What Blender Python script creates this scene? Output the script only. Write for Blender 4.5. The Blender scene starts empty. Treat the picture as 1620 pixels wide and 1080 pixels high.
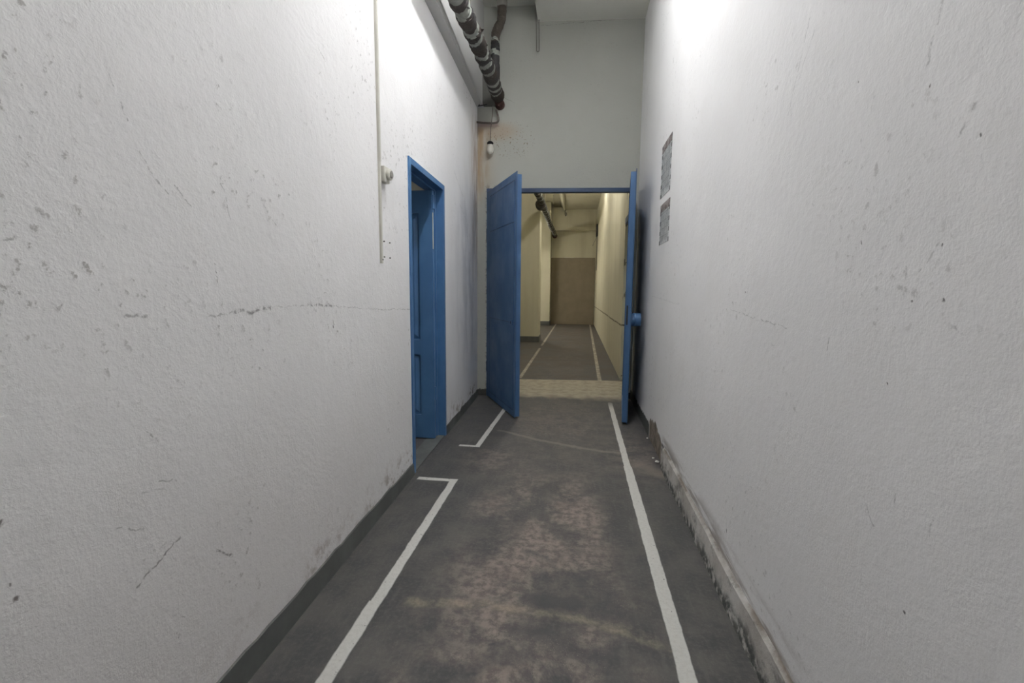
import bpy, bmesh, math, random
from mathutils import Vector, Matrix
random.seed(7)
SC = bpy.context.scene
COL = SC.collection
PI = math.pi

# ------------------------------------------------------------------ helpers
def srgb(r, g, b):
    f = lambda c: (c/255/12.92) if c/255 <= .04045 else ((c/255+.055)/1.055)**2.4
    return (f(r), f(g), f(b), 1)

def obj(name, bm, mats, parent=None, loc=None, smooth=False):
    me = bpy.data.meshes.new(name)
    bmesh.ops.recalc_face_normals(bm, faces=bm.faces)
    if smooth:
        for f in bm.faces: f.smooth = True
    bm.to_mesh(me); bm.free()
    if not isinstance(mats, (list, tuple)): mats = [mats]
    for m in mats: me.materials.append(m)
    o = bpy.data.objects.new(name, me)
    COL.objects.link(o)
    if parent: o.parent = parent
    if loc: o.location = loc
    return o

def empty(name, loc=(0, 0, 0), rz=0):
    o = bpy.data.objects.new(name, None)
    o.empty_display_size = .1
    o.location = loc; o.rotation_euler = (0, 0, rz)
    COL.objects.link(o)
    return o

def tag(o, label, cat, group=None, kind=None):
    o['label'] = label; o['category'] = cat
    if group: o['group'] = group
    if kind: o['kind'] = kind
    return o

def hexa(bm, p, mi=0):
    """8 points: bottom four then top four, same winding."""
    v = [bm.verts.new(q) for q in p]
    for f in ((0,3,2,1), (4,5,6,7), (0,1,5,4), (1,2,6,5), (2,3,7,6), (3,0,4,7)):
        bm.faces.new([v[i] for i in f]).material_index = mi

def box(bm, a, b, mi=0):
    x0, y0, z0 = a; x1, y1, z1 = b
    hexa(bm, [(x0,y0,z0),(x1,y0,z0),(x1,y1,z0),(x0,y1,z0),
              (x0,y0,z1),(x1,y0,z1),(x1,y1,z1),(x0,y1,z1)], mi)

def bevel(bm, w, seg=2):
    bmesh.ops.bevel(bm, geom=list(bm.edges), offset=w, segments=seg, profile=.5, affect='EDGES')

def tube(bm, pts, r, n=12, mi=0, cap=True, rfun=None, mfun=None):
    pts = [Vector(p) for p in pts]
    rings = []
    up = None
    for i, p in enumerate(pts):
        d = (pts[min(i+1, len(pts)-1)] - pts[max(i-1, 0)]).normalized()
        if up is None:
            up = Vector((0, 0, 1)) if abs(d.z) < .9 else Vector((0, 1, 0))
        s = d.cross(up).normalized(); up = s.cross(d).normalized()
        ring = []
        for k in range(n):
            a = 2*PI*k/n
            rr = r if rfun is None else rfun(i, a)
            ring.append(bm.verts.new(p + (s*math.cos(a) + up*math.sin(a))*rr))
        rings.append(ring)
    for i in range(len(rings)-1):
        for k in range(n):
            f = bm.faces.new((rings[i][k], rings[i][(k+1) % n], rings[i+1][(k+1) % n], rings[i+1][k]))
            f.material_index = mi if mfun is None else mfun(i, 2*PI*(k+.5)/n)
    if cap:
        for rg in (rings[0], rings[-1]):
            bm.faces.new(rg).material_index = mi if mfun is None else mfun(0, 0)
    return rings

def smoothpath(pts, n=6):
    P = [Vector(p) for p in pts]
    out = []
    for i in range(len(P)-1):
        a = P[max(i-1, 0)]; b = P[i]; c = P[i+1]; d = P[min(i+2, len(P)-1)]
        for k in range(n):
            t = k/n
            out.append(.5*((2*b) + (c-a)*t + (2*a-5*b+4*c-d)*t*t + (3*b-a-3*c+d)*t**3))
    out.append(P[-1])
    return out

def lathe(bm, prof, n=20, mi=0, axis='Z', at=(0, 0, 0)):
    rings = []
    at = Vector(at)
    for r, h in prof:
        ring = []
        for k in range(n):
            a = 2*PI*k/n
            c, s = r*math.cos(a), r*math.sin(a)
            v = {'Z': (c, s, h), 'X': (h, c, s), 'Y': (c, h, s)}[axis]
            ring.append(bm.verts.new(at + Vector(v)))
        rings.append(ring)
    for i in range(len(rings)-1):
        for k in range(n):
            bm.faces.new((rings[i][k], rings[i][(k+1) % n], rings[i+1][(k+1) % n], rings[i+1][k])).material_index = mi
    for rg in (rings[0], rings[-1]):
        bm.faces.new(rg).material_index = mi

# ------------------------------------------------------------------ node helpers
class NT:
    def __init__(s, name, rough=.8, spec=.3):
        s.mat = bpy.data.materials.new(name); s.mat.use_nodes = True
        s.t = s.mat.node_tree
        s.b = s.t.nodes['Principled BSDF']
        s.b.inputs['Roughness'].default_value = rough
        s.b.inputs['Specular IOR Level'].default_value = spec
        tc = s.t.nodes.new('ShaderNodeTexCoord')
        s.P = tc.outputs['Object']
    def node(s, ty, **kw):
        n = s.t.nodes.new(ty)
        for k, v in kw.items(): setattr(n, k, v)
        return n
    def link(s, a, b):
        if isinstance(a, bpy.types.NodeSocket): s.t.links.new(a, b)
        else: b.default_value = a
    def m(s, op, a, b=None, c=None, clamp=False):
        n = s.node('ShaderNodeMath', operation=op, use_clamp=clamp)
        s.link(a, n.inputs[0])
        if b is not None: s.link(b, n.inputs[1])
        if c is not None: s.link(c, n.inputs[2])
        return n.outputs[0]
    def v(s, op, a, b=None, out=0):
        n = s.node('ShaderNodeVectorMath', operation=op)
        s.link(a, n.inputs[0])
        if b is not None:
            if op == 'SCALE': s.link(b, n.inputs['Scale'])
            else: s.link(b, n.inputs[1])
        return n.outputs[out]
    def noise(s, scale, detail=4, rough=.55, P=None, stretch=None, col=False, dist=0):
        n = s.node('ShaderNodeTexNoise')
        P = P or s.P
        if stretch: P = s.v('MULTIPLY', P, stretch)
        s.link(P, n.inputs['Vector'])
        n.inputs['Scale'].default_value = scale; n.inputs['Detail'].default_value = detail
        n.inputs['Roughness'].default_value = rough; n.inputs['Distortion'].default_value = dist
        return n.outputs['Color' if col else 'Fac']
    def ramp(s, x, a, b, lo=0, hi=1):
        n = s.node('ShaderNodeMapRange', interpolation_type='SMOOTHSTEP')
        s.link(x, n.inputs[0])
        for i, q in enumerate((a, b, lo, hi)): n.inputs[i+1].default_value = q
        return n.outputs[0]
    def mix(s, f, a, b):
        n = s.node('ShaderNodeMix', data_type='RGBA')
        s.link(f, n.inputs[0])
        s.link(a, n.inputs[6]); s.link(b, n.inputs[7])
        return n.outputs[2]
    def sep(s, P=None):
        n = s.node('ShaderNodeSeparateXYZ'); s.link(P or s.P, n.inputs[0])
        return n.outputs
    def bump(s, h, dist, strength=1.0, prev=None):
        n = s.node('ShaderNodeBump'); s.link(h, n.inputs['Height'])
        n.inputs['Distance'].default_value = dist; n.inputs['Strength'].default_value = strength
        if prev: s.link(prev, n.inputs['Normal'])
        return n.outputs[0]
    def done(s, col, nrm=None):
        s.link(col, s.b.inputs['Base Color'])
        if nrm: s.link(nrm, s.b.inputs['Normal'])
        return s.mat
    def mx(s, *a):
        r = a[0]
        for q in a[1:]: r = s.m('MAXIMUM', r, q)
        return r
    def box2(s, u, w, u0, u1, w0, w1, soft=.004):
        """soft-edged rectangle in two scalar coordinates"""
        du = s.m('SUBTRACT', (u1-u0)/2, s.m('ABSOLUTE', s.m('SUBTRACT', u, (u0+u1)/2)))
        dw = s.m('SUBTRACT', (w1-w0)/2, s.m('ABSOLUTE', s.m('SUBTRACT', w, (w0+w1)/2)))
        return s.ramp(s.m('MINIMUM', du, dw), -soft, soft)
    def blob(s, c, rad, soft=.5):
        """ellipsoid mask, 1 inside"""
        q = s.v('DIVIDE', s.v('SUBTRACT', s.P, c), rad)
        l = s.v('LENGTH', q, out=1)
        return s.ramp(l, 1+soft, 1-soft)

def seg_group():
    g = bpy.data.node_groups.new('line_mark', 'ShaderNodeTree')
    I = g.interface
    I.new_socket('P', in_out='INPUT', socket_type='NodeSocketVector')
    I.new_socket('A', in_out='INPUT', socket_type='NodeSocketVector')
    I.new_socket('B', in_out='INPUT', socket_type='NodeSocketVector')
    I.new_socket('W', in_out='INPUT', socket_type='NodeSocketFloat')
    I.new_socket('S', in_out='INPUT', socket_type='NodeSocketFloat')
    I.new_socket('Mask', in_out='OUTPUT', socket_type='NodeSocketFloat')
    gi = g.nodes.new('NodeGroupInput'); go = g.nodes.new('NodeGroupOutput')
    def V(op, a, b, out=0):
        n = g.nodes.new('ShaderNodeVectorMath'); n.operation = op
        g.links.new(a, n.inputs[0])
        g.links.new(b, n.inputs['Scale'] if op == 'SCALE' else n.inputs[1])
        return n.outputs[out]
    def Mt(op, a, b, cl=False):
        n = g.nodes.new('ShaderNodeMath'); n.operation = op; n.use_clamp = cl
        g.links.new(a, n.inputs[0]); g.links.new(b, n.inputs[1])
        return n.outputs[0]
    pa = V('SUBTRACT', gi.outputs['P'], gi.outputs['A'])
    ba = V('SUBTRACT', gi.outputs['B'], gi.outputs['A'])
    h = Mt('DIVIDE', V('DOT_PRODUCT', pa, ba, 1), V('DOT_PRODUCT', ba, ba, 1), True)
    d = V('DISTANCE', pa, V('SCALE', ba, h), 1)
    mr = g.nodes.new('ShaderNodeMapRange'); mr.interpolation_type = 'SMOOTHSTEP'
    g.links.new(d, mr.inputs[0])
    g.links.new(Mt('SUBTRACT', gi.outputs['W'], gi.outputs['S']), mr.inputs[2])
    g.links.new(Mt('ADD', gi.outputs['W'], gi.outputs['S']), mr.inputs[1])
    mr.inputs[3].default_value = 0; mr.inputs[4].default_value = 1
    g.links.new(mr.outputs[0], go.inputs['Mask'])
    return g
SEG = seg_group()
def seg(nt, P, a, b, w, soft=.003):
    n = nt.node('ShaderNodeGroup'); n.node_tree = SEG
    nt.link(P, n.inputs['P'])
    n.inputs['A'].default_value = a; n.inputs['B'].default_value = b
    n.inputs['W'].default_value = w; n.inputs['S'].default_value = soft
    return n.outputs[0]
def poly(nt, P, pts, w, soft=.003):
    return nt.mx(*[seg(nt, P, pts[i], pts[i+1], w, soft) for i in range(len(pts)-1)])

# ------------------------------------------------------------------ materials
def plaster(name, base, marks=(), spots=(), extra=None, axis='X', rough_amt=1.0, dirt=.5, axes=(0,1,1)):
    """white-washed trowelled plaster; marks are scuffs lying in the wall plane (world metres)"""
    nt = NT(name, .88, .25)
    x, y, z = nt.sep()
    big = nt.noise(.9, 3, .5)
    mid = nt.noise(5.5, 5, .6)
    fine = nt.noise(38, 6, .62)
    grain = nt.noise(150, 3, .6)
    c = nt.mix(nt.ramp(big, .35, .65), base, tuple(q*.94 for q in base[:3]) + (1,))
    c = nt.mix(nt.m('MULTIPLY', nt.ramp(mid, .5, .75), .22), c, tuple(q*k for q, k in zip(base[:3], (.88, .86, .84))) + (1,))
    # speckled grime caught in the plaster
    sp = nt.m('MULTIPLY', nt.ramp(fine, .59, .68), nt.ramp(nt.noise(2.1, 4, .6), .46, .66))
    c = nt.mix(nt.m('MULTIPLY', sp, dirt), c, srgb(104, 98, 90))
    # slanting short scuffs
    st = nt.noise(9, 3, .5, P=nt.v('ADD', nt.v('MULTIPLY', nt.P, (0, 1, 0)), nt.v('MULTIPLY', nt.P, (0, 0, .28))), stretch=(1, 5.5, 1), dist=.6)
    sc = nt.m('MULTIPLY', nt.ramp(st, .73, .78), nt.ramp(nt.noise(3.3, 2, .5), .54, .66))
    c = nt.mix(nt.m('MULTIPLY', sc, .22*dirt*2), c, srgb(110, 105, 100))
    wob = nt.v('SCALE', nt.v('SUBTRACT', nt.noise(22, 4, .6, col=True), (.5, .5, .5)), .035)
    Pw = nt.v('MULTIPLY', nt.v('ADD', nt.P, wob), axes)
    brk = nt.ramp(nt.noise(55, 3, .6), .40, .56)
    groups = {}
    for (a, b, w, dark) in marks: groups.setdefault(dark, []).append((a, b, w))
    for dark, L in groups.items():
        mk = nt.mx(*[seg(nt, Pw, a, b, w*.62, w*.6) for a, b, w in L])
        mk = nt.m('MULTIPLY', mk, nt.m('MULTIPLY', brk, dark*.75))
        c = nt.mix(mk, c, srgb(70, 66, 66))
    for (p, r, colr) in spots:
        mk = seg(nt, Pw, p, (p[0], p[1]+.0005, p[2]+r*.5), r*.5, r*.4)
        c = nt.mix(nt.m('MULTIPLY', mk, .85), c, colr)
    if extra: c = extra(nt, c, x, y, z)
    # relief: grain + soft trowel sweeps
    tr = nt.node('ShaderNodeTexWave', wave_type='RINGS', rings_direction='X')
    nt.link(nt.v('ADD', nt.P, nt.v('SCALE', nt.noise(1.7, 2, .5, col=True), 1.3)), tr.inputs['Vector'])
    tr.inputs['Scale'].default_value = 5; tr.inputs['Distortion'].default_value = 7
    tr.inputs['Detail'].default_value = 4; tr.inputs['Detail Scale'].default_value = 2.5
    h = nt.m('ADD', nt.m('MULTIPLY', fine, .9), nt.m('MULTIPLY', grain, .35))
    h = nt.m('ADD', h, nt.m('MULTIPLY', nt.m('MULTIPLY', tr.outputs['Fac'], nt.ramp(nt.noise(1.6, 2, .5), .48, .62)), .13))
    h = nt.m('ADD', h, nt.m('MULTIPLY', mid, 2.0))
    return nt.done(c, nt.bump(h, .0032*rough_amt, .85))

WHITE = srgb(242, 241, 241)
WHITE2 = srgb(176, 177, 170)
CREAM = srgb(206, 202, 182)

LX = lambda y: -1.025 - .0255*y          # left wall plane
RX = .665                                # right wall plane
FY = lambda x: 5.39 + .07*x              # end wall plane

left_marks = [
 # (start, end, half width, strength)  in the plane of the wall
 ((0,1.17,2.74),(0,1.21,2.66),.004,.85), ((0,1.21,2.66),(0,1.235,2.60),.003,.7),
 ((0,.80,2.29),(0,.83,2.25),.003,.6), ((0,.90,2.25),(0,.955,2.20),.0025,.6), ((0,.98,2.27),(0,1.02,2.22),.0025,.6),
 ((0,1.38,2.40),(0,1.42,2.36),.0025,.6), ((0,1.86,2.27),(0,1.915,2.24),.003,.7),
 ((0,.94,1.79),(0,.98,1.68),.0025,.6), ((0,.86,2.00),(0,.92,1.90),.0025,.5),
 ((0,1.00,1.62),(0,1.08,1.53),.003,.6), ((0,1.10,1.56),(0,1.16,1.51),.0025,.6), ((0,1.27,1.62),(0,1.30,1.50),.0025,.6),
 ((0,1.46,1.57),(0,1.53,1.51),.0025,.45),
 ((0,.90,.56),(0,.985,.60),.004,.85), ((0,.985,.60),(0,1.03,.62),.0035,.75), ((0,1.155,.51),(0,1.21,.45),.0045,.9),
 ((0,1.22,1.36),(0,1.225,1.31),.0025,.8),
 ((0,1.185,1.212),(0,1.316,1.215),.003,.5), ((0,1.29,1.22),(0,1.33,1.222),.008,.8), ((0,1.35,1.213),(0,1.47,1.225),.009,.85),
 ((0,1.47,1.226),(0,1.70,1.222),.004,.4), ((0,1.70,1.226),(0,1.90,1.215),.008,.75), ((0,1.9,1.212),(0,2.42,1.175),.003,.4),
 ((0,2.42,1.175),(0,2.92,1.15),.0035,.55),
 ((0,.96,.93),(0,1.0,.90),.003,.6), ((0,.985,.80),(0,1.06,.76),.003,.6), ((0,.93,.79),(0,1.01,.765),.0025,.5),
 ((0,1.0,.36),(0,1.005,.33),.004,.8), ((0,1.01,.41),(0,1.03,.385),.003,.7),
 ((0,.93,1.23),(0,.99,1.225),.006,.7), ((0,.70,1.37),(0,.73,1.385),.004,.6), ((0,.635,1.30),(0,.655,1.305),.004,.6),
 ((0,.86,.74),(0,.93,.70),.003,.5), ((0,1.35,2.13),(0,1.30,2.22),.0025,.5),
 ((0,4.2,2.35),(0,4.55,2.2),.012,.25), ((0,4.4,2.1),(0,4.7,2.0),.01,.25),
]
left_spots = [((0,.686,2.02),.006,srgb(72,72,66)), ((0,1.148,2.42),.006,srgb(55,60,90)), ((0,.505,.565),.006,srgb(35,50,110)),
 ((0,.66,.86),.006,srgb(85,80,75)), ((0,.66,.74),.005,srgb(85,78,76)), ((0,.665,.70),.007,srgb(88,78,76)),
 ((0,1.90,1.12),.006,srgb(90,86,86)), ((0,1.4,2.6),.004,srgb(80,78,76))]

def left_extra(nt, c, x, y, z):
    # rusty seep down the far corner
    n1 = nt.noise(7, 5, .65, stretch=(1, 3.5, .35))
    m = nt.m('MULTIPLY', nt.ramp(y, 4.75, 5.28), nt.m('MULTIPLY', nt.ramp(z, 3.3, 2.9), nt.ramp(z, .9, 2.3)))
    c = nt.mix(nt.m('MULTIPLY', nt.m('MULTIPLY', m, nt.ramp(n1, .36, .62)), .75), c, srgb(150, 118, 84))
    # grey streaks between the two doors, 1 to 2 m up
    m = nt.m('MULTIPLY', nt.ramp(y, 3.95, 4.8), nt.m('MULTIPLY', nt.ramp(z, 2.6, 2.0), nt.ramp(z, .2, .9)))
    n2 = nt.noise(5, 4, .6, stretch=(1, 1.3, .4))
    c = nt.mix(nt.m('MULTIPLY', nt.m('MULTIPLY', m, nt.ramp(n2, .38, .66)), .3), c, srgb(128, 132, 140))
    # damp, brownish foot of the wall
    n3 = nt.noise(14, 6, .7)
    m = nt.m('MULTIPLY', nt.ramp(z, .30, .09), nt.ramp(n3, .47, .64))
    m = nt.m('MULTIPLY', m, nt.ramp(nt.noise(2.3, 3, .5), .42, .58))
    c = nt.mix(nt.m('MULTIPLY', m, .7), c, srgb(124, 104, 84))
    m = nt.m('MULTIPLY', nt.ramp(z, 1.1, .2), nt.m('MULTIPLY', nt.ramp(y, 2.9, 1.6), .22))  # smooth warm grey tint, stronger low down and towards the near end
    return nt.mix(m, c, srgb(176, 164, 160))

right_marks = [
 ((0,1.40,2.33),(0,1.44,2.12),.004,.45), ((0,1.52,2.05),(0,1.60,1.95),.003,.3),
 ((0,1.02,1.86),(0,1.045,1.74),.004,.5), ((0,.92,1.62),(0,.945,1.57),.003,.5), ((0,1.56,2.1),(0,1.66,1.86),.004,.3),
 ((0,1.55,1.18),(0,2.10,1.215),.003,.5), ((0,3.1,1.2),(0,4.2,1.24),.0025,.4),
 ((0,1.30,1.175),(0,1.31,1.14),.003,.6), ((0,.96,1.40),(0,1.01,1.33),.003,.4), ((0,.88,1.23),(0,.93,1.25),.004,.4),
 ((0,.995,.88),(0,1.0,.855),.0035,.6), ((0,.90,.875),(0,.905,.85),.0035,.6), ((0,1.10,.83),(0,1.06,.78),.003,.4),
]
right_spots = [((0,1.03,1.97),.005,srgb(140,112,84)), ((0,.965,1.90),.006,srgb(140,112,84)),
 ((0,1.275,1.80),.004,srgb(80,76,72)), ((0,1.03,1.69),.004,srgb(95,90,84)), ((0,.895,1.56),.004,srgb(90,88,84)),
 ((0,1.20,1.415),.004,srgb(90,86,82)), ((0,.955,1.385),.005,srgb(84,82,80)), ((0,.935,1.285),.005,srgb(80,76,72)),
 ((0,1.02,1.28),.004,srgb(90,86,84)), ((0,1.93,1.29),.005,srgb(90,86,84)), ((0,1.06,1.10),.004,srgb(90,86,84)),
 ((0,1.96,.27),.009,srgb(46,42,40)), ((0,1.375,.125),.013,srgb(30,27,26)), ((0,.945,.66),.005,srgb(80,78,76)),
 ((0,3.42,.165),.012,srgb(60,54,50))]

def right_extra(nt, c, x, y, z):
    n = nt.noise(16, 6, .7)
    zz = nt.m('ADD', z, nt.m('MULTIPLY', nt.m('SUBTRACT', n, .5), .10))
    # bare brown render where the plaster fell off
    m = nt.m('MULTIPLY', nt.m('MULTIPLY', nt.ramp(y, 3.42, 3.47), nt.ramp(y, 4.08, 3.98)), nt.ramp(nt.m('ADD', zz, nt.m('MULTIPLY', nt.m('ABSOLUTE', nt.m('SUBTRACT', y, 3.75)), .25)), .235, .215))
    c = nt.mix(m, c, nt.mix(nt.ramp(n, .4, .6), srgb(116, 108, 98), srgb(150, 140, 128)))
    # dark painted foot beyond the broken patch
    m2 = nt.m('MULTIPLY', nt.ramp(y, 4.02, 4.05), nt.ramp(zz, .125, .115))
    c = nt.mix(m2, c, srgb(92, 94, 92))
    # crumbled hole at the end of the skirting
    m3 = nt.m('MULTIPLY', nt.box2(y, zz, 3.355, 3.44, -.1, .15, .01), nt.ramp(nt.noise(45, 4, .6), .38, .5))
    c = nt.mix(m3, c, srgb(40, 36, 33))
    # grime above the skirting
    n4 = nt.noise(6, 5, .6, stretch=(1, .35, 3))
    m4 = nt.m('MULTIPLY', nt.m('MULTIPLY', nt.ramp(z, .27, .15), nt.ramp(y, 3.5, 3.3)), nt.ramp(n4, .40, .60))
    c = nt.mix(nt.m('MULTIPLY', m4, .75), c, srgb(128, 116, 104))
    return c

def end_extra(nt, c, x, y, z):
    # rust spatter round the lamp and seep in the corner
    f = nt.ramp(nt.noise(48, 3, .55), .60, .66)
    m = nt.m('MULTIPLY', nt.blob((-.80, 5.33, 2.96), (.26, 2, .17), .5), f)
    c = nt.mix(nt.m('MULTIPLY', m, .75), c, srgb(112, 88, 62))
    c = nt.mix(nt.m('MULTIPLY', nt.blob((-.93, 5.33, 3.06), (.2, 2, .09), .6), .45), c, srgb(168, 140, 108))
    n1 = nt.noise(6, 5, .65, stretch=(3, 1, .4))
    m = nt.m('MULTIPLY', nt.ramp(x, -.98, -1.14), nt.m('MULTIPLY', nt.ramp(z, 3.2, 3.05), nt.ramp(z, 2.1, 2.7)))
    c = nt.mix(nt.m('MULTIPLY', nt.m('MULTIPLY', m, nt.ramp(n1, .34, .58)), .75), c, srgb(150, 122, 88))
    m = nt.m('MULTIPLY', nt.ramp(x, -.88, -1.1), nt.m('MULTIPLY', nt.ramp(z, 3.1, 2.9), nt.ramp(z, 2.2, 2.6)))
    c = nt.mix(nt.m('MULTIPLY', m, .3), c, srgb(172, 150, 122))
    c = nt.mix(nt.m('MULTIPLY', nt.m('MULTIPLY', nt.box2(x, z, -1.2, -.93, 3.11, 3.16, .02), .4), 1.0), c, srgb(150, 118, 124))
    # ragged chips beside the left frame
    n2 = nt.noise(30, 4, .6)
    m = nt.m('MULTIPLY', nt.m('MULTIPLY', nt.ramp(x, -1.075, -1.05), nt.ramp(z, 2.5, 2.42)), nt.ramp(n2, .50, .58))
    m = nt.m('MULTIPLY', m, nt.ramp(x, -.9, -1.0))
    c = nt.mix(nt.m('MULTIPLY', m, .7), c, srgb(90, 84, 76))
    # dark foot
    zz = nt.m('ADD', z, nt.m('MULTIPLY', nt.m('SUBTRACT', nt.noise(20, 4, .6), .5), .06))
    return nt.mix(nt.ramp(zz, .085, .075), c, srgb(70, 70, 68))

M = {}
M['left'] = plaster('whitewash_left', WHITE, left_marks, left_spots, left_extra)
M['right'] = plaster('whitewash_right', WHITE, right_marks, right_spots, right_extra, dirt=.3, rough_amt=.8)
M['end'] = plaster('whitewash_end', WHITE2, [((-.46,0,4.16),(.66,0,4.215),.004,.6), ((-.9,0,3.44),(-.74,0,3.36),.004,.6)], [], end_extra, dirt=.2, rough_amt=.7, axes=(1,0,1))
M['plain'] = plaster('whitewash_plain', srgb(226, 226, 218), [], [], None, dirt=.2, rough_amt=.6)

def cream_extra(nt, c, x, y, z):
    P = nt.v('MULTIPLY', nt.v('ADD', nt.P, nt.v('SCALE', nt.v('SUBTRACT', nt.noise(6, 4, .6, col=True), (.5,.5,.5)), .05)), (0, 1, 1))
    mk = poly(nt, P, [(0,16.6,.66),(0,12,.72),(0,8.5,.755),(0,6.6,.78)], .012, .008)
    mk = nt.m('MULTIPLY', nt.m('MULTIPLY', mk, nt.ramp(x, .5, .6)), nt.ramp(nt.noise(12, 3, .6), .38, .5))
    c = nt.mix(mk, c, srgb(84, 76, 60))
    ch = nt.m('MULTIPLY', nt.m('MULTIPLY', nt.ramp(y, 6.72, 6.58), nt.ramp(nt.noise(5, 4, .6), .56, .60)), nt.ramp(x, .5, .6))
    c = nt.mix(nt.m('MULTIPLY', ch, .8), c, srgb(96, 88, 72))
    st = nt.ramp(nt.noise(3, 4, .6, stretch=(1, 1, .12)), .45, .7)
    return nt.mix(nt.m('MULTIPLY', st, .18), c, srgb(140, 128, 98))
M['cream'] = plaster('cream_wall_paint', CREAM, [], [], cream_extra, dirt=.2, rough_amt=.5)
M['greencream'] = plaster('pale_green_paint', srgb(186, 196, 178), [], [], None, dirt=.1, rough_amt=.3)

def floor_mat():
    nt = NT('worn_dark_floor', .62, .35)
    x, y, z = nt.sep()
    big = nt.noise(1.6, 5, .6); mid = nt.noise(6, 6, .62); fine = nt.noise(60, 5, .65); grit = nt.noise(230, 2, .5)
    grey = nt.mix(nt.ramp(mid, .35, .68), srgb(66, 66, 67), srgb(88, 86, 84))
    grey = nt.mix(nt.m('MULTIPLY', nt.ramp(fine, .45, .7), .35), grey, srgb(106, 103, 100))
    st = nt.noise(7, 5, .6, stretch=(5, .6, 1))
    grey = nt.mix(nt.m('MULTIPLY', nt.ramp(st, .5, .72), .25), grey, srgb(108, 105, 101))
    # worn brown track down the middle
    xw = nt.m('ADD', x, nt.m('MULTIPLY', nt.m('SUBTRACT', nt.noise(2.2, 4, .6), .5), .7))
    track = nt.m('MULTIPLY', nt.ramp(xw, -.66, -.35), nt.ramp(xw, .32, .05))
    wear = nt.m('MULTIPLY', track, nt.ramp(nt.noise(3.1, 6, .68, dist=.4), .42, .58))
    wear = nt.m('MULTIPLY', wear, nt.ramp(y, 3.3, 2.4, .25, 1))
    brown = nt.mix(nt.ramp(nt.noise(26, 5, .7), .38, .62), srgb(98, 90, 87), srgb(136, 126, 118))
    brown = nt.mix(nt.m('MULTIPLY', nt.ramp(nt.noise(4, 3, .5, P=nt.v('ADD', nt.P, (5, 3, 0))), .5, .65), .3), brown, srgb(108, 94, 91))
    c = nt.mix(nt.m('MULTIPLY', wear, .9), grey, brown)
    # particular pale worn islands and dark slate patches
    for cc, rr, k in (((-.02, 2.62, 0), (.10, .30, 1), .8), ((-.13, 2.10, 0), (.28, .30, 1), .6), ((-.30, 1.58, 0), (.22, .20, 1), .7), ((-.42, 1.95, 0), (.18, .2, 1), .4),
                      ((.30, 3.5, 0), (.15, .35, 1), .25), ((-.62, 3.3, 0), (.18, .25, 1), .5), ((.52, 3.6, 0), (.14, .45, 1), .45), ((-.1, 4.4, 0), (.5, .5, 1), .3)):
        m = nt.m('MULTIPLY', nt.blob(cc, rr, .7), nt.ramp(mid, .38, .58))
        c = nt.mix(nt.m('MULTIPLY', m, k), c, brown)
    dn = nt.v('SCALE', nt.v('SUBTRACT', nt.noise(9, 4, .6, col=True), (.5, .5, .5)), .16)
    Pd = nt.v('MULTIPLY', nt.v('ADD', nt.P, dn), (1, 1, 0))
    d = nt.mx(seg(nt, Pd, (-.17, 1.77, 0), (.03, 1.76, 0), .045, .02), seg(nt, Pd, (-.20, 1.60, 0), (.12, 1.50, 0), .05, .04), seg(nt, Pd, (.12, 1.95, 0), (.2, 1.72, 0), .06, .06),
              seg(nt, Pd, (-.08, 2.35, 0), (.02, 2.30, 0), .06, .05))
    c = nt.mix(nt.m('MULTIPLY', d, .75), c, srgb(66, 67, 69))
    # sandy strip of an old repair, crossing the corridor
    Pb = nt.v('MULTIPLY', nt.v('ADD', nt.P, nt.v('SCALE', nt.v('SUBTRACT', nt.noise(7, 5, .65, col=True), (.5, .5, .5)), .09)), (1, 1, 0))
    b = poly(nt, Pb, [(-.66,1.68,0),(-.45,1.70,0),(-.2,1.715,0),(.02,1.69,0),(.2,1.65,0),(.38,1.57,0)], .022, .022)
    c = nt.mix(nt.m('MULTIPLY', nt.m('MULTIPLY', b, nt.ramp(mid, .34, .6)), .8), c, nt.mix(nt.ramp(fine, .4, .6), srgb(122, 114, 102), srgb(144, 134, 118)))
    b2 = poly(nt, Pb, [(-.66,3.99,0),(-.3,3.80,0),(.07,3.65,0),(.38,3.58,0)], .022, .02)
    c = nt.mix(nt.m('MULTIPLY', b2, .45), c, srgb(140, 134, 124))
    b3 = poly(nt, Pb, [(.5,3.35,0),(.64,3.2,0)], .06, .05)
    c = nt.mix(nt.m('MULTIPLY', b3, .5), c, srgb(134, 124, 114))
    # grit and pale chips
    c = nt.mix(nt.m('MULTIPLY', nt.m('MULTIPLY', nt.ramp(grit, .66, .72), nt.ramp(wear, .1, .6)), .6), c, srgb(176, 166, 150))
    # ---- painted white lines
    wb = nt.v('SCALE', nt.v('SUBTRACT', nt.noise(9, 3, .6, col=True), (.5, .5, .5)), .014)
    Pl = nt.v('MULTIPLY', nt.v('ADD', nt.P, wb), (1, 1, 0))
    lx, ly, _ = nt.sep(Pl)
    chip = nt.m('MULTIPLY', nt.ramp(nt.noise(34, 5, .65), .69, .64), nt.ramp(nt.noise(120, 3, .5), .78, .72))
    L = nt.mx(nt.box2(lx, ly, -.823, -.768, -3.4, 1.66), nt.box2(lx, ly, -.817, -.768, 1.62, 2.89), nt.box2(lx, ly, -1.045, -.768, 2.853, 2.895),
              seg(nt, Pl, (-.776, 3.57, 0), (-.738, 4.7, 0), .021, .003), seg(nt, Pl, (-.738, 4.7, 0), (-.74, 5.2, 0), .02, .003), nt.box2(lx, ly, -.93, -.755, 3.535, 3.572),
              seg(nt, Pl, (.40, -3.4, 0), (.405, 3.3, 0), .0295, .003), seg(nt, Pl, (.405, 3.3, 0), (.412, 5.2, 0), .024, .003))
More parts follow.
